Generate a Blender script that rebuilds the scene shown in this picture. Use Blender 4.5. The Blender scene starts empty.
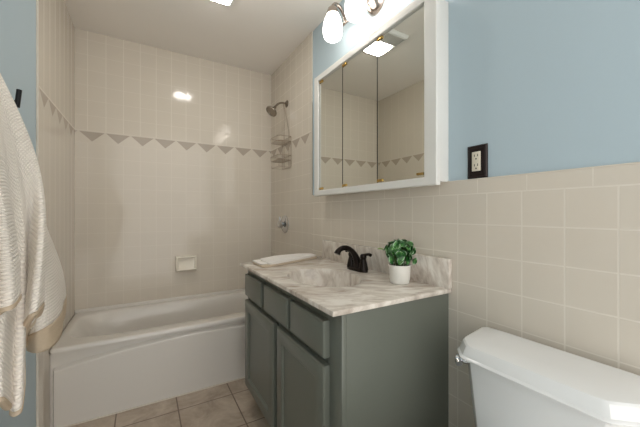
import bpy, bmesh, math, random
from mathutils import Vector, Matrix
PI = math.pi
scn = bpy.context.scene
COL = scn.collection

# ---------------------------------------------------------------- camera
cam = bpy.data.cameras.new('camera'); cam_o = bpy.data.objects.new('camera', cam); COL.objects.link(cam_o)
cam.sensor_width = 36; cam.lens = 302.52 / 640 * 36; cam.clip_start = 0.02
cam.shift_y = -1.0 / 640
cam_o.location = (0, 0, 1.13); cam_o.rotation_euler = (PI / 2, 0, -math.radians(30.19))
scn.camera = cam_o

# ---------------------------------------------------------------- world, light, exposure
world = bpy.data.worlds.new('world'); scn.world = world; world.use_nodes = True
wb = world.node_tree.nodes['Background']; wb.inputs[0].default_value = (1.0, 0.975, 0.945, 1); wb.inputs[1].default_value = 1.15
SHADE_E, LENS_E = 3.0, 21.0

def area(name, loc, rot, sx, sy, power, col):
    l = bpy.data.lights.new(name, 'AREA'); l.shape = 'RECTANGLE'; l.size = sx; l.size_y = sy; l.energy = power; l.color = col
    o = bpy.data.objects.new(name, l); COL.objects.link(o); o.location = loc; o.rotation_euler = rot
    return o

scn.view_settings.view_transform = 'Standard'; scn.view_settings.look = 'None'
scn.view_settings.exposure = 1.1; scn.view_settings.gamma = 1.0; scn.view_settings.use_curve_mapping = False

# ---------------------------------------------------------------- materials
def lin(r, g, b):
    f = lambda c: c / 12.92 if c <= 0.04045 else ((c + 0.055) / 1.055) ** 2.4
    return (f(r / 255), f(g / 255), f(b / 255), 1)

class NT:
    def __init__(s, name, rough=0.5, col=(200, 200, 200), metal=0.0, spec=0.5):
        s.m = bpy.data.materials.new(name); s.m.use_nodes = True; s.t = s.m.node_tree; s.n = s.t.nodes
        s.b = s.n['Principled BSDF']; s.b.inputs['Base Color'].default_value = lin(*col)
        s.b.inputs['Roughness'].default_value = rough; s.b.inputs['Metallic'].default_value = metal
        s.b.inputs['Specular IOR Level'].default_value = spec
    def link(s, a, b): s.t.links.new(a, b)
    def val(s, x, sock):
        if isinstance(x, (int, float)): sock.default_value = x
        else: s.link(x, sock)
    def math(s, op, a, b=0.0, clamp=False):
        n = s.n.new('ShaderNodeMath'); n.operation = op; n.use_clamp = clamp
        s.val(a, n.inputs[0]); s.val(b, n.inputs[1]); return n.outputs[0]
    def pos(s):
        g = s.n.new('ShaderNodeNewGeometry'); x = s.n.new('ShaderNodeSeparateXYZ'); s.link(g.outputs['Position'], x.inputs[0])
        return x.outputs, g.outputs['Position']
    def noise(s, vec=None, scale=5, detail=3, rough=0.5, mapping=None, dist=0.0):
        n = s.n.new('ShaderNodeTexNoise'); n.inputs['Scale'].default_value = scale; n.inputs['Detail'].default_value = detail
        n.inputs['Roughness'].default_value = rough; n.inputs['Distortion'].default_value = dist
        if mapping:
            mp = s.n.new('ShaderNodeMapping'); mp.inputs['Scale'].default_value = mapping; s.link(vec, mp.inputs[0]); vec = mp.outputs[0]
        if vec is not None: s.link(vec, n.inputs['Vector'])
        return n.outputs['Fac']
    def mix(s, f, a, b):
        n = s.n.new('ShaderNodeMix'); n.data_type = 'RGBA'; s.val(f, n.inputs[0])
        for v, k in ((a, 6), (b, 7)):
            if isinstance(v, tuple): n.inputs[k].default_value = v
            else: s.link(v, n.inputs[k])
        return n.outputs[2]
    def ramp(s, f, stops):
        n = s.n.new('ShaderNodeValToRGB'); s.link(f, n.inputs[0]); e = n.color_ramp.elements
        e[0].position, e[0].color = stops[0]; e[1].position, e[1].color = stops[-1]
        for p, c in stops[1:-1]:
            q = e.new(p); q.color = c
        return n.outputs[0]
    def bump(s, h, strength=0.3, dist=0.002, inv=False):
        n = s.n.new('ShaderNodeBump'); n.inputs['Strength'].default_value = strength; n.inputs['Distance'].default_value = dist; n.invert = inv
        s.link(h, n.inputs['Height']); s.link(n.outputs[0], s.b.inputs['Normal'])
    def base(s, c): s.link(c, s.b.inputs['Base Color'])

def plain(name, col, rough=0.5, metal=0.0, nscale=40, nstr=0.05, spec=0.5, vary=0.04):
    t = NT(name, rough, col, metal, spec); p, v = t.pos()
    f = t.noise(v, nscale, 3); c = lin(*col)
    t.base(t.mix(f, tuple(x * (1 - vary) for x in c[:3]) + (1,), tuple(min(1, x * (1 + vary)) for x in c[:3]) + (1,)))
    if nstr: t.bump(f, nstr, 0.001)
    return t.m

def grout_line(t, u, pitch, off, width):
    f = t.math('FRACT', t.math('DIVIDE', t.math('SUBTRACT', u, off - pitch * 200.5), pitch))     # .5 on the line
    d = t.math('MULTIPLY', t.math('ABSOLUTE', t.math('SUBTRACT', f, 0.5)), pitch)                  # metres from the line
    return t.math('SUBTRACT', 1.0, t.math('DIVIDE', t.math('SUBTRACT', d, width * 0.35), width * 0.4), clamp=True)

TILE, GROUT, TRI = lin(214, 205, 191), lin(229, 222, 210), lin(178, 166, 152)
def cell(t, u, pitch, off): return t.math('FLOOR', t.math('DIVIDE', t.math('SUBTRACT', u, off), pitch))
def tile_body(t, g, cu, cv, v, tri=None, gm=0.62):
    w = t.n.new('ShaderNodeTexWhiteNoise'); w.noise_dimensions = '2D'
    cb = t.n.new('ShaderNodeCombineXYZ'); t.link(cu, cb.inputs[0]); t.link(cv, cb.inputs[1]); t.link(cb.outputs[0], w.inputs['Vector'])
    k = t.math('ADD', t.math('MULTIPLY', w.outputs['Value'], 0.014), 0.993)
    hs = t.n.new('ShaderNodeHueSaturation'); hs.inputs['Color'].default_value = TILE; t.link(k, hs.inputs['Value'])
    c = hs.outputs[0]
    if tri is not None: c = t.mix(tri, c, TRI)
    t.base(t.mix(t.math('MULTIPLY', g, gm), c, GROUT))
    r = t.math('ADD', t.math('MULTIPLY', g, 0.45), 0.10); t.link(r, t.b.inputs['Roughness'])
    h = t.math('SUBTRACT', t.math('MULTIPLY', t.noise(v, 9, 2), 0.8), t.math('MULTIPLY', g, 0.5))
    t.bump(h, 0.25, 0.0014)

def surround_tile(name, axis, uoff, tip, gm=0.62, hz=1.0):
    """glazed square tile with a border row of downward triangles"""
    t = NT(name, 0.15, spec=0.38); p, v = t.pos(); u, z = p[axis], p['Z']
    P, Q = 0.109, 0.158
    above = t.math('GREATER_THAN', z, 1.722); below = t.math('LESS_THAN', z, 1.635)
    gv = grout_line(t, u, P, uoff, 0.0034)
    gza = t.math('MULTIPLY', grout_line(t, z, P, 1.722, 0.003), 0.5 * hz); gzb = t.math('MULTIPLY', grout_line(t, z, 0.1095, 0.54, 0.003), hz)
    edge = t.math('LESS_THAN', t.math('ABSOLUTE', t.math('SUBTRACT', z, 1.722)), 0.0015)
    g = t.math('MAXIMUM', t.math('MULTIPLY', above, t.math('MAXIMUM', gv, gza)), t.math('MULTIPLY', below, t.math('MULTIPLY', t.math('MAXIMUM', gv, gzb), 0.4)))
    band = t.math('MULTIPLY', t.math('SUBTRACT', 1.0, above), t.math('SUBTRACT', 1.0, below))
    f = t.math('FRACT', t.math('DIVIDE', t.math('SUBTRACT', u, tip - Q * 100.5), Q))
    d = t.math('MULTIPLY', t.math('ABSOLUTE', t.math('SUBTRACT', f, 0.5)), 2.0)                    # 0 under the tip, 1 between two tips
    hgt = t.math('DIVIDE', t.math('SUBTRACT', z, 1.645), 0.069)
    tr = t.math('MULTIPLY', t.math('GREATER_THAN', hgt, t.math('MULTIPLY', d, 1.06)), t.math('LESS_THAN', hgt, 1.0))
    tr = t.math('MULTIPLY', tr, band)
    g = t.math('MAXIMUM', g, t.math('MULTIPLY', edge, 0.5))
    tile_body(t, g, cell(t, u, P, uoff), cell(t, z, P, 1.722), v, tr, gm)
    return t.m

def wainscot_tile():
    t = NT('wainscot_tile', 0.15); p, v = t.pos(); u, z = p['Y'], p['Z']
    low = t.math('LESS_THAN', z, 1.1995); up = t.math('SUBTRACT', 1.0, low)
    gl = t.math('MAXIMUM', grout_line(t, u, 0.1148, 0.285, 0.0036), grout_line(t, z, 0.1128, 1.1995, 0.0036))
    gu = grout_line(t, u, 0.164, 0.336, 0.003)
    e = t.math('LESS_THAN', t.math('ABSOLUTE', t.math('SUBTRACT', z, 1.1995)), 0.0018)
    g = t.math('MAXIMUM', t.math('ADD', t.math('MULTIPLY', low, gl), t.math('MULTIPLY', t.math('MULTIPLY', up, gu), 0.8)), e)
    tile_body(t, g, cell(t, u, 0.1148, 0.285), cell(t, z, 0.1128, 1.1995), v)
    return t.m

def floor_tile():
    t = NT('floor_tile', 0.3); p, v = t.pos()
    g = t.math('MAXIMUM', grout_line(t, p['X'], 0.304, 0.170, 0.006), grout_line(t, p['Y'], 0.304, 1.90, 0.006))
    n = t.noise(v, 7, 6, 0.65, dist=0.8); n2 = t.noise(v, 45, 3)
    c = t.ramp(n, [(0.3, lin(158, 141, 124)), (0.52, lin(190, 174, 156)), (0.72, lin(212, 199, 182))])
    c = t.mix(t.math('MULTIPLY', n2, 0.35), c, lin(140, 124, 108))
    t.base(t.mix(g, c, lin(116, 100, 86)))
    t.bump(t.math('SUBTRACT', t.math('MULTIPLY', n, 0.5), g), 0.4, 0.003)
    return t.m

def marble():
    t = NT('cultured_marble', 0.16); p, v = t.pos()
    mr = t.n.new('ShaderNodeMapping'); mr.inputs['Rotation'].default_value = (0.35, 0, 0.45); t.link(v, mr.inputs[0]); v = mr.outputs[0]
    n = t.noise(v, 1, 6, 0.62, (11, 30, 8), 0.7)
    n2 = t.noise(v, 1, 4, 0.5, (5, 9, 4), 0.8)
    c = t.ramp(n, [(0.34, lin(164, 150, 137)), (0.46, lin(202, 191, 179)), (0.57, lin(230, 224, 215)), (0.75, lin(234, 229, 221))])
    c2 = t.ramp(n2, [(0.34, lin(176, 161, 148)), (0.56, lin(226, 220, 210))])
    t.base(t.mix(0.4, c, c2))
    return t.m

def terry(name, col, s=150.0, amp=1.0):
    t = NT(name, 0.95, col, spec=0.1); uv = t.n.new('ShaderNodeUVMap'); x = t.n.new('ShaderNodeSeparateXYZ'); t.link(uv.outputs[0], x.inputs[0])
    a = t.math('ABSOLUTE', t.math('SINE', t.math('MULTIPLY', x.outputs['X'], PI * s * 0.9))); b = t.math('ABSOLUTE', t.math('SINE', t.math('MULTIPLY', x.outputs['Y'], PI * s)))
    w = t.math('MULTIPLY', t.math('POWER', a, 0.7), t.math('POWER', b, 0.7))
    p, v = t.pos(); n = t.noise(v, 380, 2)
    h = t.math('ADD', t.math('MULTIPLY', w, 1.0 * amp), t.math('MULTIPLY', n, 0.5))
    c = lin(*col)
    t.base(t.mix(t.math('MULTIPLY', w, amp, True) if amp > 0.5 else 0.8, tuple(q * 0.86 for q in c[:3]) + (1,), c))  # gaps between waffle cells tinted darker: weave shading put into the colour
    t.bump(h, 0.9, 0.0026)
    return t.m

def emissive(name, col, strength):
    t = NT(name, 0.3, (250, 248, 244)); t.b.inputs['Emission Color'].default_value = col; t.b.inputs['Emission Strength'].default_value = strength
    return t.m

def leafmat():
    t = NT('glossy_leaf', 0.28); p, v = t.pos(); n = t.noise(v, 55, 3)
    uv = t.n.new('ShaderNodeUVMap'); x = t.n.new('ShaderNodeSeparateXYZ'); t.link(uv.outputs[0], x.inputs[0])
    rim = t.math('MULTIPLY', t.math('GREATER_THAN', x.outputs['X'], 0.72), t.math('GREATER_THAN', n, 0.50))
    c = t.ramp(n, [(0.3, lin(16, 50, 22)), (0.5, lin(38, 96, 38)), (0.7, lin(96, 158, 72))])
    t.base(t.mix(t.math('MULTIPLY', rim, 0.7), c, lin(176, 200, 170)))
    return t.m

M = {}
M['tile_back'] = surround_tile('tub_wall_tile_back', 'X', -0.352, -0.326)
M['tile_left'] = surround_tile('tub_wall_tile_left', 'Y', 2.73, 2.128, 0.26, 0.25)
M['tile_right'] = surround_tile('tub_wall_tile_right', 'Y', 2.73, 2.186)
M['wains'] = wainscot_tile()
M['bullnose'] = plain('bullnose_tile', (216, 207, 193), 0.15, nstr=0.02)
M['blue'] = plain('blue_wall_paint', (181, 198, 206), 0.55, nscale=160, nstr=0.06, vary=0.015)
M['ceiling'] = plain('ceiling_paint', (241, 236, 229), 0.8, nscale=140, nstr=0.08, vary=0.015)
M['floor'] = floor_tile()
M['white'] = plain('white_paint', (226, 225, 220), 0.35, nstr=0.0, vary=0.01)
M['porcelain'] = plain('porcelain', (226, 227, 226), 0.08, nstr=0.0, vary=0.005)
M['acrylic'] = plain('tub_enamel', (219, 214, 206), 0.16, nstr=0.0, vary=0.005)
M['almond'] = plain('almond_ceramic', (236, 229, 214), 0.15, nstr=0.0, vary=0.01)
M['green'] = plain('grey_green_paint', (104, 108, 99), 0.30, nscale=90, nstr=0.04, vary=0.02)
M['marble'] = marble()
M['bronze'] = plain('oil_rubbed_bronze', (34, 27, 24), 0.24, metal=0.7, nscale=30, nstr=0.0, vary=0.15)
M['black'] = plain('black_metal', (22, 22, 23), 0.4, metal=0.5, nstr=0.0)
M['chrome'] = plain('chrome', (205, 206, 208), 0.08, metal=1.0, nstr=0.0, vary=0.01)
M['nickel'] = plain('brushed_nickel', (172, 160, 152), 0.22, metal=1.0, nstr=0.0, vary=0.03)
M['dull_nickel'] = plain('dull_shower_nickel', (150, 142, 132), 0.22, metal=1.0, nstr=0.0, vary=0.05)
M['wire'] = plain('caddy_wire', (160, 146, 130), 0.35, metal=0.8, nstr=0.0)
M['brass'] = plain('polished_brass', (190, 158, 92), 0.25, metal=1.0, nstr=0.0)
M['mirror'] = plain('mirror_glass', (226, 228, 222), 0.0, metal=1.0, nstr=0.0, vary=0.0)
M['mirror_edge'] = plain('mirror_edge', (52, 48, 38), 0.4, metal=0.3, nstr=0.0)
M['shade'] = emissive('lit_opal_glass', (1.0, 0.93, 0.85, 1), SHADE_E)
M['lens'] = emissive('lit_ceiling_lens', (1.0, 0.96, 0.90, 1), LENS_E)
M['grille'] = plain('fan_grille_plastic', (196, 194, 188), 0.5, nstr=0.0)
M['terry'] = terry('waffle_terry', (250, 243, 233), 92)
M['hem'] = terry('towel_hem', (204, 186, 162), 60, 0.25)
M['handtowel'] = terry('white_terry', (236, 232, 226), 260, 0.3)
M['handhem'] = terry('tan_towel_layer', (204, 188, 166), 260, 0.3)
M['pot'] = plain('white_glazed_pot', (228, 226, 218), 0.3, nstr=0.0)
M['leaf'] = leafmat()
M['young_leaf'] = plain('young_leaf', (128, 176, 62), 0.35, nstr=0.0, vary=0.1)
M['stem'] = plain('green_stem', (70, 96, 44), 0.5, nstr=0.0)
M['soil'] = plain('soil', (48, 36, 28), 0.9, nscale=200, nstr=0.6, vary=0.4)
M['plate'] = plain('bronze_switch_plate', (40, 30, 27), 0.3, metal=0.5, nstr=0.0, vary=0.1)
M['ivory'] = plain('ivory_plastic', (222, 214, 196), 0.35, nstr=0.0)
M['slot'] = plain('dark_slot', (40, 36, 30), 0.7, nstr=0.0)
M['dark'] = plain('cabinet_inside', (60, 50, 40), 0.8, nstr=0.0)

# ---------------------------------------------------------------- mesh helpers
def box(bm, a, b, bev=0.0, seg=2):
    x0, y0, z0 = a; x1, y1, z1 = b
    r = bmesh.ops.create_cube(bm, size=1.0)
    vs = r['verts']
    for v in vs:
        v.co = Vector(((x0 + x1) / 2 + v.co.x * (x1 - x0), (y0 + y1) / 2 + v.co.y * (y1 - y0), (z0 + z1) / 2 + v.co.z * (z1 - z0)))
    if bev > 0:
        es = list({e for v in vs for e in v.link_edges})
        bmesh.ops.bevel(bm, geom=es, offset=bev, segments=seg, affect='EDGES', profile=0.5)

def frame_of(d):
    d = d.normalized(); up = Vector((0, 0, 1)) if abs(d.z) < 0.9 else Vector((1, 0, 0))
    a = d.cross(up).normalized(); return a, d.cross(a).normalized()

def tube(bm, pts, rad, seg=12, cap=True, closed=False, flat=None):
    pts = [Vector(p) for p in pts]; n = len(pts)
    rads = rad if isinstance(rad, (list, tuple)) else [rad] * n
    rings = []; pa = None
    for i, p in enumerate(pts):
        if closed: d = pts[(i + 1) % n] - pts[i - 1]
        else: d = pts[min(i + 1, n - 1)] - pts[max(i - 1, 0)]
        a, b = frame_of(d)
        if pa is not None:
            dn = d.normalized(); a = (pa - dn * pa.dot(dn)).normalized(); b = dn.cross(a).normalized()
        pa = a
        rings.append([bm.verts.new(p + (a * math.cos(2 * PI * k / seg) + b * math.sin(2 * PI * k / seg)) * rads[i]) for k in range(seg)])
    for i in range(n if closed else n - 1):
        r, q = rings[i], rings[(i + 1) % n]
        for k in range(seg): bm.faces.new((r[k], r[(k + 1) % seg], q[(k + 1) % seg], q[k]))
    if cap and not closed:
        bm.faces.new(rings[0][::-1]); bm.faces.new(rings[-1])

def lathe(bm, prof, origin=(0, 0, 0), axis=(0, 0, 1), seg=32):
    """prof: (radius, height) pairs"""
    o = Vector(origin); ax = Vector(axis).normalized(); a, b = frame_of(ax); rings = []
    for r, h in prof:
        if r < 1e-6: rings.append([bm.verts.new(o + ax * h)])
        else: rings.append([bm.verts.new(o + ax * h + (a * math.cos(2 * PI * k / seg) + b * math.sin(2 * PI * k / seg)) * r) for k in range(seg)])
    for r, q in zip(rings, rings[1:]):
        for k in range(seg):
            k2 = (k + 1) % seg
            if len(r) == 1 and len(q) == 1: continue
            if len(r) == 1: bm.faces.new((r[0], q[k2], q[k]))
            elif len(q) == 1: bm.faces.new((r[k], r[k2], q[0]))
            else: bm.faces.new((r[k], r[k2], q[k2], q[k]))

def loft(bm, loops, cap0=False, cap1=False):
    rs = [[bm.verts.new(Vector(p)) for p in l] for l in loops]; n = len(rs[0])
    for r, q in zip(rs, rs[1:]):
        for k in range(n): bm.faces.new((r[k], r[(k + 1) % n], q[(k + 1) % n], q[k]))
    if cap0: bm.faces.new(rs[0][::-1])
    if cap1: bm.faces.new(rs[-1])
    return rs

def grid(bm, nu, nv, fn, uvs=None):
    vs = [[bm.verts.new(Vector(fn(i / (nu - 1), j / (nv - 1)))) for j in range(nv)] for i in range(nu)]
    uvl = bm.loops.layers.uv.verify() if uvs else None
    for i in range(nu - 1):
        for j in range(nv - 1):
            f = bm.faces.new((vs[i][j], vs[i + 1][j], vs[i + 1][j + 1], vs[i][j + 1]))
            if uvs:
                for l, (a, b) in zip(f.loops, ((i, j), (i + 1, j), (i + 1, j + 1), (i, j + 1))): l[uvl].uv = uvs(a / (nu - 1), b / (nv - 1))
    return vs

def obj(name, bm, mat, parent=None, smooth=True, angle=40):
    bmesh.ops.recalc_face_normals(bm, faces=bm.faces[:])
    me = bpy.data.meshes.new(name); bm.to_mesh(me); bm.free()
    for m_ in (mat if isinstance(mat, (list, tuple)) else [mat]): me.materials.append(m_)
    if smooth:
        me.polygons.foreach_set('use_smooth', [True] * len(me.polygons)); me.set_sharp_from_angle(angle=math.radians(angle))
    o = bpy.data.objects.new(name, me); COL.objects.link(o)
    if parent is not None:
        o.parent = parent; o.matrix_parent_inverse = world_of(parent).inverted()
    return o

def world_of(o):
    m = Matrix.Translation(o.location)
    return (world_of(o.parent) @ o.matrix_parent_inverse @ m) if o.parent else m

def new(): return bmesh.new()
def tag(o, label, cat, group=None):
    o['label'] = label; o['category'] = cat
    if group: o['group'] = group
    return o
def thing(name, label, cat, loc, group=None):
    o = bpy.data.objects.new(name, None); COL.objects.link(o); o.location = loc; o.empty_display_size = 0.05
    return tag(o, label, cat, group)
def struct(name, bm, m, smooth=False):
    o = obj(name, bm, m, None, smooth); o['kind'] = 'structure'; return o
def boxobj(name, a, b, m, parent=None, bev=0.0, seg=2):
    bm = new(); box(bm, a, b, bev, seg); return obj(name, bm, m, parent)
def mod_solid(o, t, off=-1):
    m_ = o.modifiers.new('solid', 'SOLIDIFY'); m_.thickness = t; m_.offset = off; return m_
def smoothstep(a, b, x):
    t = max(0, min(1, (x - a) / (b - a))); return t * t * (3 - 2 * t)
def catmull(P, t):
    n = len(P) - 1; x = t * n; i = min(int(x), n - 1); f = x - i
    p0, p1, p2, p3 = P[max(i - 1, 0)], P[i], P[i + 1], P[min(i + 2, n)]
    return tuple(0.5 * ((2 * b) + (-a + c) * f + (2 * a - 5 * b + 4 * c - d) * f * f + (-a + 3 * b - 3 * c + d) * f ** 3) for a, b, c, d in zip(p0, p1, p2, p3))

# ---------------------------------------------------------------- the room
XR, XL, YB, ZC, Y0 = 1.05, -0.425, 2.73, 2.44, -0.75
TF = 1.925                                                           # where the tub tile begins
def sbox(name, a, b, m): bm = new(); box(bm, a, b); return struct(name, bm, m)
sbox('floor', (XL - 0.1, Y0, -0.1), (XR + 0.1, YB + 0.1, 0), M['floor'])
sbox('ceiling', (XL - 0.1, Y0, ZC), (XR + 0.1, YB + 0.1, ZC + 0.1), M['ceiling'])
sbox('wall_back', (XL - 0.1, YB, 0), (XR + 0.1, YB + 0.1, ZC), M['tile_back'])
sbox('wall_right', (XR + 0.007, Y0, 0), (XR + 0.1, YB, ZC), M['blue'])
sbox('wall_left', (XL - 0.1, Y0, 0), (XL - 0.007, YB, ZC), M['blue'])
sbox('trim_1', (XR, TF, 0), (XR + 0.007, YB, ZC), M['tile_right'])
sbox('trim_2', (XL - 0.007, 1.876, 0), (XL, YB, ZC), M['tile_left'])
bm = new(); box(bm, (XR, Y0, 0), (XR + 0.007, TF, 1.253)); struct('trim_3', bm, M['wains'])
bm = new(); box(bm, (XR - 0.0015, TF - 0.006, 1.253), (XR + 0.007, TF + 0.006, ZC), 0.002); struct('trim_4', bm, M['bullnose'])
bm = new(); box(bm, (XL - 0.007, 1.868, 0.0), (XL + 0.002, 1.880, ZC), 0.002); struct('trim_5', bm, M['bullnose'])
bm = new(); box(bm, (XR - 0.001, Y0, 1.250), (XR + 0.007, TF, 1.2545), 0.0015); struct('trim_6', bm, M['bullnose'])
bm = new(); box(bm, (XL - 0.007, Y0, 0), (XL + 0.006, 1.868, 0.14), 0.003); struct('baseboard_left', bm, M['white'])
bm = new(); box(bm, (XL, 2.042, 0), (XR, 2.0515, 0.006), 0.002); struct('trim_7', bm, M['bullnose'])

# ---------------------------------------------------------------- bathtub
def sup(cx, cy, a, b, n, z, N=144, zf=None):
    out = []
    for k in range(N):
        t = 2 * PI * (k + 0.5) / N; c, s = math.cos(t), math.sin(t)
        x = cx + a * math.copysign(abs(c) ** (2 / n), c); y = cy + b * math.copysign(abs(s) ** (2 / n), s)
        out.append((x, y, z if zf is None else zf(x, y)))
    return out
tub = thing('bathtub', 'white alcove bathtub with a raised apron panel between tiled walls', 'bathtub', (0.31, 2.39, 0))
TY0, TY1, TX0, TX1 = 2.052, YB - 0.001, XL + 0.001, XR - 0.001
cx, cy = (TX0 + TX1) / 2, (TY0 + TY1) / 2; ax, ay = (TX1 - TX0) / 2, (TY1 - TY0) / 2
bm = new(); L = []
L.append(sup(cx, cy, ax, ay, 60, 0.395)); L.append(sup(cx, cy, ax, ay, 60, 0.411)); L.append(sup(cx, cy, ax - 0.006, ay - 0.006, 60, 0.418))
zl = lambda x, y: 0.418 + 0.023 * smoothstep(YB - 0.075, YB - 0.02, y)
L.append(sup(cx, cy, ax - 0.02, ay - 0.02, 40, 0, zf=lambda x, y: 0.418))
icx, icy, iax, iay = 0.315, 2.415, 0.695, 0.262
L.append(sup(icx, icy, iax + 0.012, iay + 0.012, 5.5, 0.418))
L.append(sup(icx, icy, iax, iay, 5.2, 0.414)); L.append(sup(icx, icy, iax - 0.012, iay - 0.010, 5, 0.402))
for f, z in ((0.25, 0.33), (0.5, 0.24), (0.75, 0.15), (0.9, 0.105)):
    L.append(sup(icx + 0.06 * f, icy, iax - 0.012 - 0.14 * f, iay - 0.012 - 0.05 * f, 4.5, z))
L.append(sup(icx + 0.06, icy, iax - 0.20, iay - 0.10, 4, 0.085)); L.append(sup(icx + 0.06, icy, 0.2, 0.05, 3, 0.08))
loft(bm, L, cap1=True); obj('basin', bm, M['acrylic'], tub, angle=60)
bm = new()                                                           # raised tiling lip along the three walls
box(bm, (TX0, YB - 0.018, 0.41), (TX1, YB - 0.001, 0.441), 0.006, 3)

obj('tiling_lip', bm, M['acrylic'], tub)
bm = new()
ROWS = [(0, 0.0, 1), (0, 0.3, 1), (0, 0.6, 1), (0, 0.9, 1), (1, -0.012, 1), (1, -0.006, 1), (1, -0.004, 0.97), (1, -0.001, 0.85), (1, 0.007, 0.12), (1, 0.010, 0.0), (1, 0.016, 0), (2, 0.386, 0), (2, 0.391, -0.2), (2, 0.396, -0.7), (2, 0.401, -0.95)]
def apron(u, v):
    kind, h, f = ROWS[int(round(v * (len(ROWS) - 1)))]
    x = TX0 + (TX1 - TX0) * u; top = 0.366 - 0.12 * (x - 0.31) ** 2
    z = top * h if kind == 0 else top + h if kind == 1 else h
    m_ = f * smoothstep(-0.414, -0.404, x) * smoothstep(1.038, 1.028, x) if f > 0 else -f
    return (x, 2.078 - 0.026 * m_, z)
grid(bm, 300, len(ROWS), apron); obj('apron', bm, M['acrylic'], tub, angle=22)
bm = new(); lathe(bm, [(0, 0.0), (0.03, 0.0), (0.033, 0.004), (0.02, 0.006), (0, 0.006)], (0.86, 2.415, 0.081)); obj('drain', bm, M['chrome'], tub)

# ---------------------------------------------------------------- vanity cabinet
VY0, VY1, VX, VZ = 0.784, 1.777, 0.535, 0.812
van = thing('vanity_cabinet', 'grey-green bathroom vanity cabinet standing under the marble sink top', 'cabinet', ((VX + XR) / 2, (VY0 + VY1) / 2, 0))
bm = new()
def side(bm, y0, y1):
    pts = [(VX + 0.018, 0.10), (VX + 0.018, VZ), (XR - 0.002, VZ), (XR - 0.002, 0), (VX + 0.075, 0), (VX + 0.075, 0.10)]
    loft(bm, [[(x, y0, z) for x, z in pts], [(x, y1, z) for x, z in pts]], True, True)
side(bm, VY0, VY0 + 0.016); obj('side_panel', bm, M['green'], van)
bm = new(); side(bm, VY1 - 0.016, VY1); obj('side_panel', bm, M['green'], van)
boxobj('bottom_panel', (VX + 0.018, VY0 + 0.016, 0.10), (XR - 0.002, VY1 - 0.016, 0.115), M['dark'], van)
boxobj('toe_kick', (VX + 0.075, VY0 + 0.016, 0), (VX + 0.09, VY1 - 0.016, 0.10), M['green'], van)
bm = new(); xf0, xf1 = VX, VX + 0.018                                    # face frame
for y0, y1 in ((VY0, VY0 + 0.082), (1.262, 1.318), (VY1 - 0.045, VY1)): box(bm, (xf0, y0, 0.10), (xf1, y1, VZ), 0.001)
for z0, z1 in ((0.10, 0.14), (0.60, 0.645), (0.765, VZ)): box(bm, (xf0 + 0.0006, VY0 + 0.002, z0), (xf1 - 0.0006, VY1 - 0.002, z1))
for y0 in (1.115, 1.44): box(bm, (xf0 + 0.0003, y0, 0.601), (xf1 - 0.0003, y0 + 0.03, VZ - 0.001))
obj('face_frame', bm, M['green'], van)
FX = 0.509
def slab(bm, y0, y1, z0, z1):
    loops = []
    for dx, ins in ((0.0255, 0), (0.006, 0), (0.002, 0.0035), (0.0, 0.009)):
        loops.append([(FX + dx, y0 + ins, z0 + ins), (FX + dx, y1 - ins, z0 + ins), (FX + dx, y1 - ins, z1 - ins), (FX + dx, y0 + ins, z1 - ins)])
    return loops
for y0, y1 in ((1.474, 1.748), (1.150, 1.434), (0.854, 1.120)):
    bm = new(); loft(bm, slab(bm, y0, y1, 0.648, 0.772), True, True); obj('drawer', bm, M['green'], van, angle=25)
for y0, y1 in ((1.306, 1.750), (0.854, 1.262)):
    z0, z1 = 0.125, 0.622
    bm = new(); lp = slab(bm, y0, y1, z0, z1)
    for dx, ins in ((0.0, 0.056), (0.003, 0.060), (0.010, 0.064), (0.010, 0.074)):
        lp.append([(FX + dx, y0 + ins, z0 + ins), (FX + dx, y1 - ins, z0 + ins), (FX + dx, y1 - ins, z1 - ins), (FX + dx, y0 + ins, z1 - ins)])
    loft(bm, lp, True, True); obj('door', bm, M['green'], van, angle=25)

# ---------------------------------------------------------------- countertop with moulded oval basin
CX0, CX1, CY0, CY1, CZ = 0.494, XR - 0.001, 0.772, 1.795, 0.83
top = thing('vanity_countertop', 'cream and tan marbled sink top with moulded oval basin and backsplash', 'countertop', ((CX0 + CX1) / 2, (CY0 + CY1) / 2, VZ))
N = 120; SX, SY, SA, SB = 0.730, 1.226, 0.156, 0.216
def rect_loop(x0, x1, y0, y1, z):
    cxm, cym = SX, SY; out = []
    for k in range(N):
        t = 2 * PI * k / N; c, s = math.cos(t), math.sin(t)
        tx = (x1 - cxm) / c if c > 1e-9 else (x0 - cxm) / c if c < -1e-9 else 1e9
        ty = (y1 - cym) / s if s > 1e-9 else (y0 - cym) / s if s < -1e-9 else 1e9
        q = min(tx, ty); out.append([cxm + c * q, cym + s * q, z])
    for qx, qy in ((x0, y0), (x0, y1), (x1, y0), (x1, y1)):
        i = min(range(N), key=lambda j: (out[j][0] - qx) ** 2 + (out[j][1] - qy) ** 2); out[i] = [qx, qy, z]
    return out
def ell(f, z, dx=0): return [[SX + dx + SA * f * math.cos(2 * PI * k / N), SY + SB * f * math.sin(2 * PI * k / N), z] for k in range(N)]
bm = new()
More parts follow.
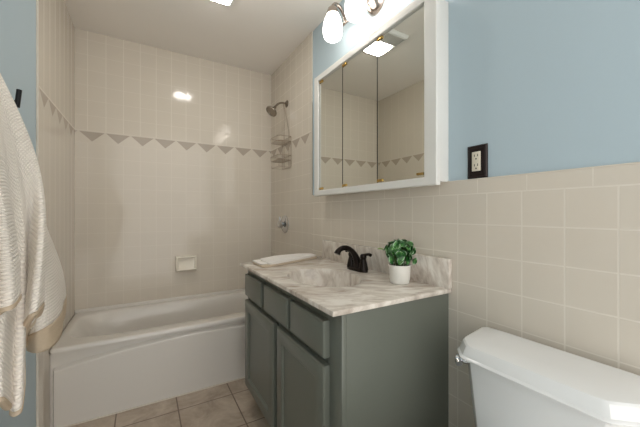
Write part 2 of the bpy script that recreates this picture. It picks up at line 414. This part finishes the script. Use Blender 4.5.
loft(bm, [rect_loop(CX0 + 0.02, CX1, CY0 + 0.02, CY1 - 0.02, VZ + 0.0), rect_loop(CX0 + 0.001, CX1, CY0 + 0.001, CY1 - 0.001, VZ + 0.001), rect_loop(CX0, CX1, CY0, CY1, VZ + 0.004), rect_loop(CX0, CX1, CY0, CY1, CZ - 0.005),
          rect_loop(CX0 + 0.002, CX1, CY0 + 0.002, CY1 - 0.002, CZ - 0.0015), rect_loop(CX0 + 0.006, CX1, CY0 + 0.006, CY1 - 0.006, CZ),
          ell(1.12, CZ), ell(1.05, CZ), ell(1.0, CZ - 0.0015), ell(0.985, CZ - 0.006), ell(0.965, CZ - 0.022), ell(0.925, CZ - 0.050), ell(0.84, CZ - 0.083, 0.003), ell(0.68, CZ - 0.109, 0.006), ell(0.42, CZ - 0.124, 0.01), ell(0.15, CZ - 0.130, 0.012)], cap1=True)
obj('counter_slab', bm, M['marble'], top, angle=35)
boxobj('backsplash', (XR - 0.022, 0.768, CZ - 0.001), (XR - 0.001, 1.745, 0.947), M['marble'], top, 0.003)
bm = new(); lathe(bm, [(0, 0), (0.021, 0), (0.023, 0.003), (0.016, 0.005), (0.0, 0.008)], (SX + 0.012, SY, CZ - 0.131)); obj('drain', bm, M['bronze'], top)

# ---------------------------------------------------------------- faucet
fx, fy, fz = 0.958, 1.262, CZ
fau = thing('faucet', 'dark bronze arched faucet with two lever handles behind the oval basin', 'faucet', (fx, fy, fz))
bm = new(); N2 = 48
def stad(f, z):
    out = []
    for k in range(N2):
        t = 2 * PI * k / N2; c, s = math.cos(t), math.sin(t)
        out.append((fx + 0.026 * f * math.copysign(abs(c) ** 0.9, c), fy + 0.079 * (1 - (1 - f) * .35) * math.copysign(abs(s) ** 0.75, s), z))
    return out
loft(bm, [stad(1, fz), stad(1, fz + 0.006), stad(0.95, fz + 0.011), stad(0.8, fz + 0.016), stad(0.7, fz + 0.018)], True, True)
obj('base_plate', bm, M['bronze'], fau)
bm = new()
sp = [(fx + 0.004, fz + 0.012), (fx + 0.002, fz + 0.04), (fx - 0.014, fz + 0.078), (fx - 0.038, fz + 0.106), (fx - 0.068, fz + 0.120), (fx - 0.096, fz + 0.119), (fx - 0.116, fz + 0.108), (fx - 0.126, fz + 0.092)]
pp = [catmull(sp, k / 28) for k in range(29)]
rr = [0.0245 - 0.0115 * smoothstep(0, 0.45, k / 28) + 0.004 * smoothstep(0.8, 1.0, k / 28) for k in range(29)]
tube(bm, [(p[0], fy, p[1]) for p in pp], rr, 20); obj('spout', bm, M['bronze'], fau)
for sgn in (-1, 1):
    hy = fy + sgn * 0.051
    bm = new(); lathe(bm, [(0, 0.008), (0.025, 0.010), (0.024, 0.02), (0.0195, 0.042), (0.014, 0.064), (0.0145, 0.068), (0.0165, 0.073), (0.0165, 0.082), (0.011, 0.090), (0, 0.092)], (fx, hy, fz), seg=24)
    h_ = obj('handle', bm, M['bronze'], fau)
    bm = new(); tube(bm, [(fx, hy, fz + 0.084), (fx + 0.003, hy + sgn * 0.018, fz + 0.089), (fx + 0.004, hy + sgn * 0.038, fz + 0.093), (fx + 0.004, hy + sgn * 0.052, fz + 0.090)], [0.008, 0.0068, 0.0072, 0.0088], 12)
    obj('lever', bm, M['bronze'], h_)
bm = new(); tube(bm, [(fx + 0.028, fy, fz + 0.01), (fx + 0.028, fy, fz + 0.045)], 0.0025, 8); lathe(bm, [(0, 0), (0.005, 0.002), (0.005, 0.008), (0, 0.01)], (fx + 0.028, fy, fz + 0.044), seg=12); obj('lift_rod', bm, M['bronze'], fau)

# ---------------------------------------------------------------- potted plant
px_, py_ = 0.943, 0.945
plant = thing('potted_plant', 'small leafy green plant in a white pot on the marble counter', 'plant', (px_, py_, CZ))
bm = new(); lathe(bm, [(0, 0), (0.034, 0), (0.039, 0.003), (0.0425, 0.02), (0.0455, 0.070), (0.0475, 0.076), (0.0455, 0.079), (0.042, 0.077), (0.041, 0.06), (0.0, 0.06)], (px_, py_, CZ), seg=48); obj('pot', bm, M['pot'], plant)
bm = new(); lathe(bm, [(0, 0.067), (0.02, 0.069), (0.0412, 0.065), (0.0412, 0.0605), (0, 0.0605)], (px_, py_, CZ), seg=24); obj('soil', bm, M['soil'], plant)
rnd = random.Random(7)
fol, ylf, stm = new(), new(), new()
def leaf(bm, p, out, size, curl=0.35, face=None):
    out = out.normalized(); a = out.cross(face if face is not None else Vector((0, 0, 1)))
    a = a.normalized() if a.length > 0.05 else Vector((1, 0, 0)); nrm = a.cross(out).normalized()
    def fn(u, v):
        w = math.sin(PI * min(1, u ** 0.8)) ** 0.7 * 0.40 * size
        s = (v - 0.5) * 2
        return p + out * (u * size) + a * (s * w) + nrm * (0.10 * size * abs(s) ** 1.5 - curl * size * u * u)
    grid(bm, 9, 7, fn, uvs=lambda u, v: (abs(v - 0.5) * 2, u))
for k in range(56):
    z_ = 1 - 1.45 * (k + 0.5) / 56; th = k * 2.39996 + rnd.uniform(-.25, .25); q_ = math.sqrt(1 - z_ * z_)
    d = Vector((math.cos(th) * q_, math.sin(th) * q_, z_)); r = 0.050 * rnd.uniform(0.55, 1.25)
    c0 = Vector((px_, py_, CZ + 0.122)); p = c0 + d * r
    tan = Vector((rnd.uniform(-1, 1), rnd.uniform(-1, 1), rnd.uniform(-0.9, 0.5))); tan = (tan - d * tan.dot(d)).normalized()
    leaf(fol, p - tan * 0.012, tan + d * rnd.uniform(0.15, 0.7), rnd.uniform(0.032, 0.047), 0.12, d)
    base = Vector((px_ + rnd.uniform(-.02, .02), py_ + rnd.uniform(-.02, .02), CZ + 0.062))
    tube(stm, [base, (base + p) / 2 + Vector((0, 0, 0.010)), p - tan * 0.012], 0.0011, 5)
q = Vector((px_ - 0.042, py_ + 0.042, CZ + 0.136)); leaf(ylf, q, Vector((-0.7, 0.8, 0.35)), 0.034, 0.2); leaf(ylf, q, Vector((-0.9, 0.2, 0.5)), 0.03, 0.2)
tube(stm, [(px_, py_, CZ + 0.062), (px_ - 0.02, py_ + 0.02, CZ + 0.115), q], 0.0013, 5)
for s_ in ((0.01, 0.03, 0.162), (-0.02, -0.01, 0.168), (0.02, -0.03, 0.160)):
    q = Vector((px_ + s_[0], py_ + s_[1], CZ + s_[2])); tube(stm, [(px_, py_, CZ + 0.07), q], 0.0012, 5)
    for _ in range(4): leaf(fol, q, Vector((rnd.uniform(-1, 1), rnd.uniform(-1, 1), rnd.uniform(0.1, 0.9))), 0.026)
obj('foliage', fol, M['leaf'], plant, angle=180); obj('stem', stm, M['stem'], plant); y_ = obj('leaf', ylf, M['young_leaf'], plant, angle=180); y_['label'] = 'bright yellow-green young leaf'

# ---------------------------------------------------------------- folded hand towel on the counter
ht = thing('folded_hand_towel', 'white hand towel folded flat on the far end of the marble counter', 'towel', (0.77, 1.69, CZ))
def pad(x0, x1, y0, y1, zb, th, wob, seed, bulge=0.0):
    """soft folded layer: rounded edges, gently wavy top"""
    bm = new(); r_ = random.Random(seed); ph = [r_.uniform(0, 6) for _ in range(4)]
    def top(x, y): 
        u = (x - x0) / (x1 - x0)
        return zb + th + wob * (math.sin(9 * x + ph[0]) * 0.5 + math.sin(23 * y + ph[1]) * 0.4 + math.sin(31 * x + 17 * y + ph[2]) * 0.3) + bulge * math.sin(PI * min(1, max(0, u))) ** 1.3
    cxm, cym, a, b = (x0 + x1) / 2, (y0 + y1) / 2, (x1 - x0) / 2, (y1 - y0) / 2
    skew = lambda P: [(x, 1.548 + 0.40 * (x - 0.55) + (y - 1.60) / 0.17 * (0.215 - 0.30 * (x - 0.55)) + 0.004 * math.sin(9 * x + ph[3]), z) for x, y, z in P]
    lp = []
    for f, zz in ((0.99, 0.0), (1.0, 0.25), (1.0, 0.7), (0.985, 0.95), (0.96, 1.0), (0.85, 1.0), (0.65, 1.0), (0.4, 1.0), (0.15, 1.0)):
        lp.append(skew([(x, y, zb + (top(x, y) - zb) * zz) for x, y, z in sup(cxm, cym, a * f if f > .9 else a * f, b * f if f > .9 else b * f, 9 if f > 0.3 else 3, 0, 96)]))
    uvl = bm.loops.layers.uv.verify()
    loft(bm, lp, True, True)
    for f in bm.faces:
        for l in f.loops: l[uvl].uv = (l.vert.co.x, l.vert.co.y + l.vert.co.z)
    return bm
obj('tan_layer', pad(0.550, 0.985, 1.600, 1.765, CZ + 0.0005, 0.011, 0.0012, 3), M['handhem'], ht, angle=60)['label'] = 'tan lower fold'
obj('white_layer', pad(0.592, 0.980, 1.604, 1.763, CZ + 0.0115, 0.012, 0.0025, 5, 0.012), M['handtowel'], ht, angle=60)
obj('corner_flap', pad(0.552, 0.625, 1.640, 1.768, CZ + 0.0115, 0.006, 0.001, 9), M['handtowel'], ht, angle=60)

# ---------------------------------------------------------------- mirror cabinet
MY0, MY1, MZ0, MZ1 = 0.775, 1.737, 1.237, 2.010
med = thing('mirror_cabinet', 'white framed medicine cabinet with three mirrored doors above the sink', 'cabinet', (XR, 1.256, MZ0))
boxobj('body', (0.985, MY0 + 0.014, MZ0 + 0.016), (XR + 0.0065, MY1 - 0.014, MZ1 - 0.036), M['white'], med, 0.002)
bm = new(); W, WB, WT = 0.040, 0.034, 0.036
def fr(ins, x, wl=0.0): return [(x, MY0 + ins, MZ0 + ins), (x, MY1 - ins, MZ0 + ins), (x, MY1 - ins, MZ1 - ins), (x, MY0 + ins, MZ1 - ins)]
def fi(x, e=0.0): return [(x, MY0 + 0.060 + e, MZ0 + WB + e), (x, MY1 - 0.048 - e, MZ0 + WB + e), (x, MY1 - 0.048 - e, MZ1 - WT - e), (x, MY0 + 0.060 + e, MZ1 - WT - e)]
loft(bm, [fr(0, 0.987), fr(0, 0.9695), fr(0.003, 0.966), fi(0.966, -0.003), fi(0.9675, 0), fi(0.987, 0)])
obj('frame', bm, M['white'], med, angle=30)
ys = [0.8375, 1.1295, 1.4265, 1.6860]
for a, b in zip(ys, ys[1:]):
    d_ = boxobj('mirror_door', (0.9790, a + 0.0018, MZ0 + WB + 0.002), (0.9838, b - 0.0018, MZ1 - WT - 0.004), M['mirror'], med)
    bm = new()
    for yy in (a + 0.0009, b - 0.0009): box(bm, (0.9786, yy - 0.0022, MZ0 + WB + 0.002), (0.9846, yy + 0.0022, MZ1 - WT - 0.004))
    obj('edge_strip', bm, M['mirror_edge'], d_)
    for zz in (MZ0 + WB + 0.006, MZ1 - WT - 0.016):
        bm = new(); box(bm, (0.9735, b - 0.040, zz), (0.9795, b - 0.006, zz + 0.013), 0.0015)
        tube(bm, [(0.976, b - 0.004, zz - 0.001), (0.976, b - 0.004, zz + 0.012)], 0.0028, 10); obj('hinge', bm, M['brass'], d_)
    if a == ys[0]:
        bm = new(); box(bm, (0.973, a + 0.008, MZ0 + WB + 0.012), (0.9795, a + 0.044, MZ0 + WB + 0.022), 0.002); obj('pull', bm, M['brass'], d_)

# ---------------------------------------------------------------- vanity light
vl = thing('vanity_light', 'nickel wall light with white opal glass shades above the mirror cabinet', 'light', (XR, 1.235, 2.24))
bm = new(); lathe(bm, [(0, 0.052), (0.02, 0.050), (0.044, 0.038), (0.058, 0.018), (0.064, 0.009), (0.067, 0.0), (0.0, 0.0)], (XR + 0.0065, 1.225, 2.235), (-1, 0, 0), 40); obj('canopy', bm, M['nickel'], vl)
bm = new(); tube(bm, [(1.012, 0.99, 2.232), (1.012, 1.47, 2.232)], 0.008, 14); obj('bar', bm, M['nickel'], vl)
for yl in (1.446, 1.230, 1.014):
    xl, zt = 0.925, 2.262
    bm = new(); tube(bm, [catmull([(1.012, 2.232), (1.002, 2.275), (0.972, 2.312), (0.942, 2.318), (xl, 2.300)], k / 14)[0:1] + (yl,) + catmull([(1.012, 2.232), (1.002, 2.275), (0.972, 2.312), (0.942, 2.318), (xl, 2.300)], k / 14)[1:] for k in range(15)], 0.0095, 12)
    arm = obj('arm', bm, M['nickel'], vl)
    bm = new(); lathe(bm, [(0, 0.046), (0.006, 0.046), (0.008, 0.036), (0.018, 0.032), (0.028, 0.022), (0.034, 0.004), (0.035, -0.010), (0.030, -0.010), (0, -0.008)], (xl, yl, zt), seg=28); obj('socket', bm, M['nickel'], vl)
    bm = new(); pr_ = [(0.030, 0.0), (0.036, -0.010), (0.046, -0.032), (0.053, -0.060), (0.0565, -0.088), (0.055, -0.114), (0.048, -0.135), (0.039, -0.144), (0.035, -0.142), (0.041, -0.127)]
    lathe(bm, pr_, (xl, yl, zt - 0.006), seg=36); obj('shade', bm, M['shade'], vl, angle=80)
    bm = new(); lathe(bm, [(0, -0.02), (0.014, -0.02), (0.016, -0.05), (0.028, -0.085), (0.024, -0.115), (0, -0.126)], (xl, yl, zt), seg=20); obj('bulb', bm, M['shade'], vl)

# ---------------------------------------------------------------- ceiling fan light
cf = thing('ceiling_fan_light', 'white ceiling exhaust fan with a lit lens above the bathtub edge', 'light', (0.37, 1.766, ZC))
bm = new(); A = lambda e, z: [(0.262 + e, 1.605 + e, z), (0.478 - e, 1.605 + e, z), (0.478 - e, 1.928 - e, z), (0.262 + e, 1.928 - e, z)]
loft(bm, [A(0, ZC - 0.0005), A(0, ZC - 0.008), A(0.008, ZC - 0.022), A(0.016, ZC - 0.026)], True, True); obj('housing', bm, M['white'], cf, angle=20)
bm = new()
for k in range(9): box(bm, (0.285, 1.626 + k * 0.0115, ZC - 0.031), (0.455, 1.6315 + k * 0.0115, ZC - 0.0255), 0.0006, 1)
obj('grille', bm, M['grille'], cf)
bm = new(); B = lambda e, z: sup(0.372, 1.822, 0.083 - e, 0.084 - e, 8, z, 64)
loft(bm, [B(0, ZC - 0.0255), B(0.002, ZC - 0.030), B(0.012, ZC - 0.036), B(0.03, ZC - 0.040), B(0.06, ZC - 0.042)], True, True); obj('lens', bm, M['lens'], cf)

# ---------------------------------------------------------------- wall outlet
ol = thing('wall_outlet', 'ivory electrical outlet in a dark bronze plate on the blue wall', 'outlet', (XR, 0.667, 1.315))
ox = XR + 0.007
bm = new(); P_ = lambda e, x: [(x, 0.629 + e, 1.256 + e), (x, 0.705 - e, 1.256 + e), (x, 0.705 - e, 1.376 - e), (x, 0.629 + e, 1.376 - e)]
loft(bm, [P_(0, ox - 0.0002), P_(0, ox - 0.004), P_(0.004, ox - 0.0075), P_(0.008, ox - 0.0055), P_(0.012, ox - 0.0075), P_(0.02, ox - 0.008)], True, True); obj('cover_plate', bm, M['plate'], ol, angle=20)
rec = boxobj('receptacle', (ox - 0.0105, 0.651, 1.281), (ox - 0.0075, 0.684, 1.352), M['ivory'], ol, 0.0012)
for zc in (1.335, 1.300):
    bm = new(); box(bm, (ox - 0.0109, 0.660, zc - 0.001), (ox - 0.0104, 0.6625, zc + 0.008)); box(bm, (ox - 0.0109, 0.6725, zc - 0.001), (ox - 0.0104, 0.675, zc + 0.007))
    lathe(bm, [(0, 0), (0.0028, 0), (0.0028, 0.0006), (0, 0.0006)], (ox - 0.0103, 0.6675, zc - 0.009), (-1, 0, 0), 12); obj('socket', bm, M['slot'], rec)

# ---------------------------------------------------------------- ceramic soap dish
sd = thing('soap_dish', 'cream ceramic soap dish set into the tiled wall above the tub', 'soap dish', (0.305, YB, 0.705))
bm = new(); S = lambda e, y, dz=0: [(0.222 + e, y, 0.648 + e + dz), (0.382 - e, y, 0.648 + e + dz), (0.382 - e, y, 0.772 - e), (0.222 + e, y, 0.772 - e)]
loft(bm, [S(0, YB - 0.0005), S(0, YB - 0.028), S(0.003, YB - 0.034), S(0.010, YB - 0.036), S(0.014, YB - 0.034), S(0.020, YB - 0.022), S(0.03, YB - 0.020)], False, True); obj('dish_frame', bm, M['almond'], sd, angle=30)
bm = new()
for xx0, xx1 in ((0.228, 0.376),):
    prof = [(YB - 0.030, 0.650), (YB - 0.052, 0.656), (YB - 0.058, 0.664), (YB - 0.056, 0.672), (YB - 0.050, 0.671), (YB - 0.030, 0.664)]
    loft(bm, [[(xx0, y, z) for y, z in prof], [(xx1, y, z) for y, z in prof]], True, True)
obj('dish_ledge', bm, M['almond'], sd, angle=50)

# ---------------------------------------------------------------- shower valve, head and caddy
sv = thing('shower_valve', 'round chrome shower valve with a knob on the tiled wall', 'valve', (XR, 2.40, 1.03))
bm = new(); lathe(bm, [(0, 0.0), (0.076, 0.0), (0.076, 0.004), (0.070, 0.010), (0.045, 0.015), (0.03, 0.018), (0.0, 0.018)], (XR, 2.40, 1.03), (-1, 0, 0), 48); obj('escutcheon', bm, M['chrome'], sv)
bm = new(); lathe(bm, [(0.018, 0.015), (0.018, 0.026), (0.028, 0.030), (0.033, 0.040), (0.032, 0.056), (0.024, 0.062), (0, 0.064)], (XR, 2.40, 1.03), (-1, 0, 0), 10); kn = obj('knob', bm, M['chrome'], sv, angle=25)
bm = new(); tube(bm, [(XR - 0.046, 2.40, 1.035), (XR - 0.050, 2.40, 1.078), (XR - 0.052, 2.40, 1.095)], [0.008, 0.006, 0.007], 10); obj('lever', bm, M['chrome'], kn)

sh = thing('shower_sprayer', 'brushed nickel shower head angled down on a wall arm', 'shower head', (XR, 2.362, 2.052))
bm = new(); lathe(bm, [(0, 0), (0.030, 0), (0.029, 0.005), (0.020, 0.012), (0.012, 0.016), (0, 0.016)], (XR, 2.362, 2.052), (-1, 0, 0), 28); obj('flange', bm, M['dull_nickel'], sh)
bm = new(); ap = [catmull([(XR, 2.052), (XR - 0.04, 2.054), (XR - 0.075, 2.042), (XR - 0.100, 2.018), (XR - 0.112, 2.000)], k / 16) for k in range(17)]
tube(bm, [(p[0], 2.362, p[1]) for p in ap], 0.0085, 14); obj('arm', bm, M['dull_nickel'], sh)
dn = Vector((-0.62, -0.15, -0.75)); bm = new()
lathe(bm, [(0, -0.012), (0.012, -0.010), (0.014, 0.012), (0.017, 0.020), (0.030, 0.030), (0.046, 0.040), (0.050, 0.048), (0.048, 0.055), (0.042, 0.055), (0.040, 0.052), (0, 0.052)], (XR - 0.112, 2.362, 2.000), dn, 36); hd = obj('spray_head', bm, M['dull_nickel'], sh)

cd = thing('shower_caddy', 'two-tier wire shower caddy hanging from the shower arm', 'caddy', (XR - 0.06, 2.36, 1.50))
WR = 0.0022
bm = new(); ca, cb = 2.27, 2.45; xw, xo = XR - 0.006, XR - 0.118
tube(bm, [(xw, ca + 0.04, 1.515), (xw, ca + 0.04, 1.80), (xw - 0.006, 2.345, 1.92), (XR - 0.035, 2.362, 2.066)], WR, 8)
tube(bm, [(xw, cb - 0.04, 1.515), (xw, cb - 0.04, 1.80), (xw - 0.006, 2.379, 1.92), (XR - 0.035, 2.362, 2.066)], WR, 8)
obj('hanger', bm, M['wire'], cd)
def ring(bm, z, e=0.0, r=WR):
    pts = [(xw, ca + e, z), (xo + 0.02, ca + e, z), (xo + e * .5, ca + 0.02 + e, z), (xo + e * .5, cb - 0.02 - e, z), (xo + 0.02, cb - e, z), (xw, cb - e, z)]
    tube(bm, pts, r, 8, closed=True)
for zt_ in (1.755, 1.600):
    bm = new(); ring(bm, zt_); ring(bm, zt_ - 0.038, 0.006)
    for k in range(7): 
        yy = ca + 0.012 + k * (cb - ca - 0.024) / 6; tube(bm, [(xw, yy, zt_ - 0.038), (xo + 0.004, yy, zt_ - 0.038), (xo, yy, zt_)], 0.0016, 6)
    obj('basket', bm, M['wire'], cd)
bm = new(); tube(bm, [(xw, ca, 1.755), (xw, ca, 1.505), (xo + 0.01, ca + 0.01, 1.505), (xo + 0.01, ca + 0.01, 1.525)], WR, 8)
tube(bm, [(xw, cb, 1.755), (xw, cb, 1.505), (xo + 0.01, cb - 0.01, 1.505), (xo + 0.01, cb - 0.01, 1.525)], WR, 8); tube(bm, [(xw, ca, 1.505), (xw, cb, 1.505)], WR, 8)
tube(bm, [(xo + 0.01, ca + 0.01, 1.505), (xo + 0.01, cb - 0.01, 1.505)], WR, 8)
obj('washcloth_rail', bm, M['wire'], cd)

# ---------------------------------------------------------------- towel hooks and bath towel
def hook(y, z, label):
    h = thing('towel_hook', label, 'hook', (XL - 0.007, y, z), 'robe hooks on the left wall')
    x0 = XL - 0.007
    bm = new(); lathe(bm, [(0, 0), (0.016, 0), (0.016, 0.004), (0.013, 0.006), (0, 0.006)], (x0, y, z - 0.012), (1, 0, 0), 24); obj('wall_plate', bm, M['black'], h)
    bm = new(); tube(bm, [(x0 + 0.003, y, z - 0.012), (x0 + 0.036, y, z - 0.012)], 0.0058, 14); obj('stem', bm, M['black'], h)
    bm = new(); tube(bm, [(x0 + 0.035, y, z - 0.030), (x0 + 0.041, y, z + 0.034)], 0.0078, 16); obj('peg', bm, M['black'], h)
hook(1.497, 1.541, 'empty black peg hook on the blue wall beside the hanging towel')
hook(1.210, 1.563, 'black peg hook hidden under the top of the hanging bath towel')

bt = thing('bath_towel', 'large cream waffle-weave bath towel with tan hem hanging from a wall hook', 'towel', (-0.36, 1.39, 0.4))
COLS = [(-0.4, 1.52, 0.76), (-0.3, 1.635, 0.723), (-0.272, 1.4809999999999999, 0.711), (-0.258, 1.3739999999999999, 0.698), (-0.262, 1.281, 0.696), (-0.285, 1.254, 0.696), (-0.32, 1.294, 0.701), (-0.315, 1.212, 0.761), (-0.275, 1.104, 0.802), (-0.25, 1.1, 0.845), (-0.235, 1.061, 0.883), (-0.232, 0.981, 0.88), (-0.26, 1.036, 0.833), (-0.27, 1.053, 0.773), (-0.262, 1.022, 0.701), (-0.26, 0.987, 0.649), (-0.278, 0.996, 0.659), (-0.27, 0.916, 0.719), (-0.29, 0.921, 0.735), (-0.275, 0.865, 0.873), (-0.25, 0.858, 0.927), (-0.225, 0.832, 0.949), (-0.212, 0.799, 0.965), (-0.205, 0.734, 0.962), (-0.225, 0.73, 0.954), (-0.2, 0.604, 0.983), (-0.22, 0.599, 0.985)]
APX = Vector((-0.394, 1.215, 1.595))
NU, NV = 320, 120
SMOOTH = [(-0.40, 1.50), (-0.335, 1.56), (-0.270, 1.545), (-0.255, 1.43), (-0.250, 1.30), (-0.25, 1.20), (-0.245, 1.10), (-0.24, 1.0), (-0.235, 0.90), (-0.23, 0.80), (-0.225, 0.70), (-0.22, 0.60)]
def tw(u, v, pw=1.75):
    x, y, zb = catmull(COLS, u)
    sx, sy = catmull(SMOOTH, u); k = smoothstep(0.30, 1.0, v)
    x = sx + (x - sx) * k; y = sy + (y - sy) * k
    g = 1 - (1 - v) ** pw
    s = 0.025 + 0.975 * g
    wob = 0.006 * math.sin(PI * v) * math.sin(u * 34)
    X = APX.x + (x - APX.x) * s + wob + 0.012 * math.sin(v * PI) * math.sin(u * 13 + 2)
    Y = APX.y + (y - APX.y) * s + wob * 0.7 + 0.075 * math.sin(PI * v ** 1.7) * smoothstep(0.24, 0.06, u)
    Z = APX.z - 0.010 * (u - 0.5) ** 2 + (zb - APX.z) * v
    return (max(X, -0.418), Y, Z)
ARC = []
for q in range(31):                                                  # cloth length across the towel at 31 heights, from the right edge
    row = [0.0]; prev = Vector(tw(0, q / 30))
    for k in range(1, NU):
        cur = Vector(tw(k / (NU - 1), q / 30)); row.append(row[-1] + (cur - prev).length); prev = cur
    ARC.append([r - row[45] for r in row])
def cloth_u(u, v):
    k = int(round(u * (NU - 1))); q = min(29, int(v * 30)); f = v * 30 - q
    return ARC[q][k] * (1 - f) + ARC[q + 1][k] * f
bm = new()
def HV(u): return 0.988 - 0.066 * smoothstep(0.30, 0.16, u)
grid(bm, NU, NV, lambda u, v: tw(u, v * HV(u)), uvs=lambda u, v: (cloth_u(u, v), v * 0.95)); o = obj('fabric', bm, M['terry'], bt, angle=180); mod_solid(o, 0.011, 0)
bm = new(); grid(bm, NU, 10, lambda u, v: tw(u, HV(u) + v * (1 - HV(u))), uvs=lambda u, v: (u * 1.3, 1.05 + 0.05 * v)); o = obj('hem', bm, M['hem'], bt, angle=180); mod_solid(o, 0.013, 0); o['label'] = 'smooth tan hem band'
bm = new(); lathe(bm, [(0.0, 0.018), (0.014, 0.015), (0.024, 0.004), (0.026, -0.010)], APX, seg=24)
uvl = bm.loops.layers.uv.verify()
obj('gathered_top', bm, M['terry'], bt, angle=180)

# ---------------------------------------------------------------- toilet
to = thing('toilet', 'white porcelain toilet with its tank against the beige tiled wall', 'toilet', (0.70, 0.385, 0))
TC = 0.402
def octo(xf, hw, z, ins=0.0):
    """plan of tank and lid: clipped front corners, ends widening to the wall"""
    hw -= 0.004; P = [(xf, -hw + 0.077), (xf + 0.004, -hw + 0.064), (xf + 0.040, -hw + 0.030), (xf + 0.052, -hw + 0.024), (1.012, -hw + 0.002), (1.022, -hw + 0.008)]
    Q = [(x, TC + y) for x, y in P] + [(x, TC - y) for x, y in P[::-1]]
    return [(x + 0.022 * (0.6 - y), y, z) for x, y in Q]
bm = new()
loft(bm, [octo(0.868, 0.190, 0.36), octo(0.858, 0.196, 0.363), octo(0.846, 0.208, 0.52), octo(0.833, 0.221, 0.699)], True, True)
tk = obj('tank', bm, M['porcelain'], to, angle=25)
bm = new()
loft(bm, [octo(0.820, 0.231, 0.6935), octo(0.812, 0.236, 0.696), octo(0.811, 0.237, 0.700), octo(0.8135, 0.235, 0.7035), octo(0.817, 0.2335, 0.7055), octo(0.826, 0.228, 0.730), octo(0.830, 0.225, 0.7345), octo(0.838, 0.219, 0.7362), octo(0.90, 0.16, 0.738)], True, True)
ld = obj('tank_lid', bm, M['porcelain'], to, angle=24)
bm = new(); hx = Vector((0.852, 0.580, 0.678)); lathe(bm, [(0, -0.012), (0.011, -0.012), (0.0115, 0.004), (0.0085, 0.006), (0.0085, 0.012), (0.0115, 0.014), (0.012, 0.024), (0.0, 0.026)], hx, (-0.5, 0.86, 0), 20)
tube(bm, [hx + Vector((-0.009, 0.016, 0.0)), hx + Vector((-0.015, 0.012, -0.004)), hx + Vector((-0.022, 0.003, -0.009))], [0.009, 0.0095, 0.010], 12); obj('flush_handle', bm, M['chrome'], to)
bm = new(); cyb = TC
E_ = lambda cx_, a, b, z, n=2.3: sup(cx_, cyb, a, b, n, z, 64)
loft(bm, [E_(0.70, 0.23, 0.11, 0.0), E_(0.70, 0.22, 0.105, 0.04), E_(0.68, 0.20, 0.10, 0.15), E_(0.64, 0.22, 0.13, 0.25), E_(0.60, 0.235, 0.17, 0.34), E_(0.60, 0.24, 0.182, 0.385), E_(0.60, 0.23, 0.175, 0.395), E_(0.59, 0.18, 0.13, 0.39), E_(0.59, 0.16, 0.11, 0.30), E_(0.60, 0.07, 0.05, 0.22)], True, True)
box(bm, (0.78, cyb - 0.12, 0.20), (1.0, cyb + 0.12, 0.358), 0.02, 3)
obj('bowl', bm, M['porcelain'], to, angle=60)
bm = new(); loft(bm, [E_(0.60, 0.238, 0.184, 0.397), E_(0.60, 0.242, 0.188, 0.407), E_(0.60, 0.236, 0.182, 0.418), E_(0.60, 0.10, 0.08, 0.423)], True, True); obj('seat_lid', bm, M['porcelain'], to, angle=60)
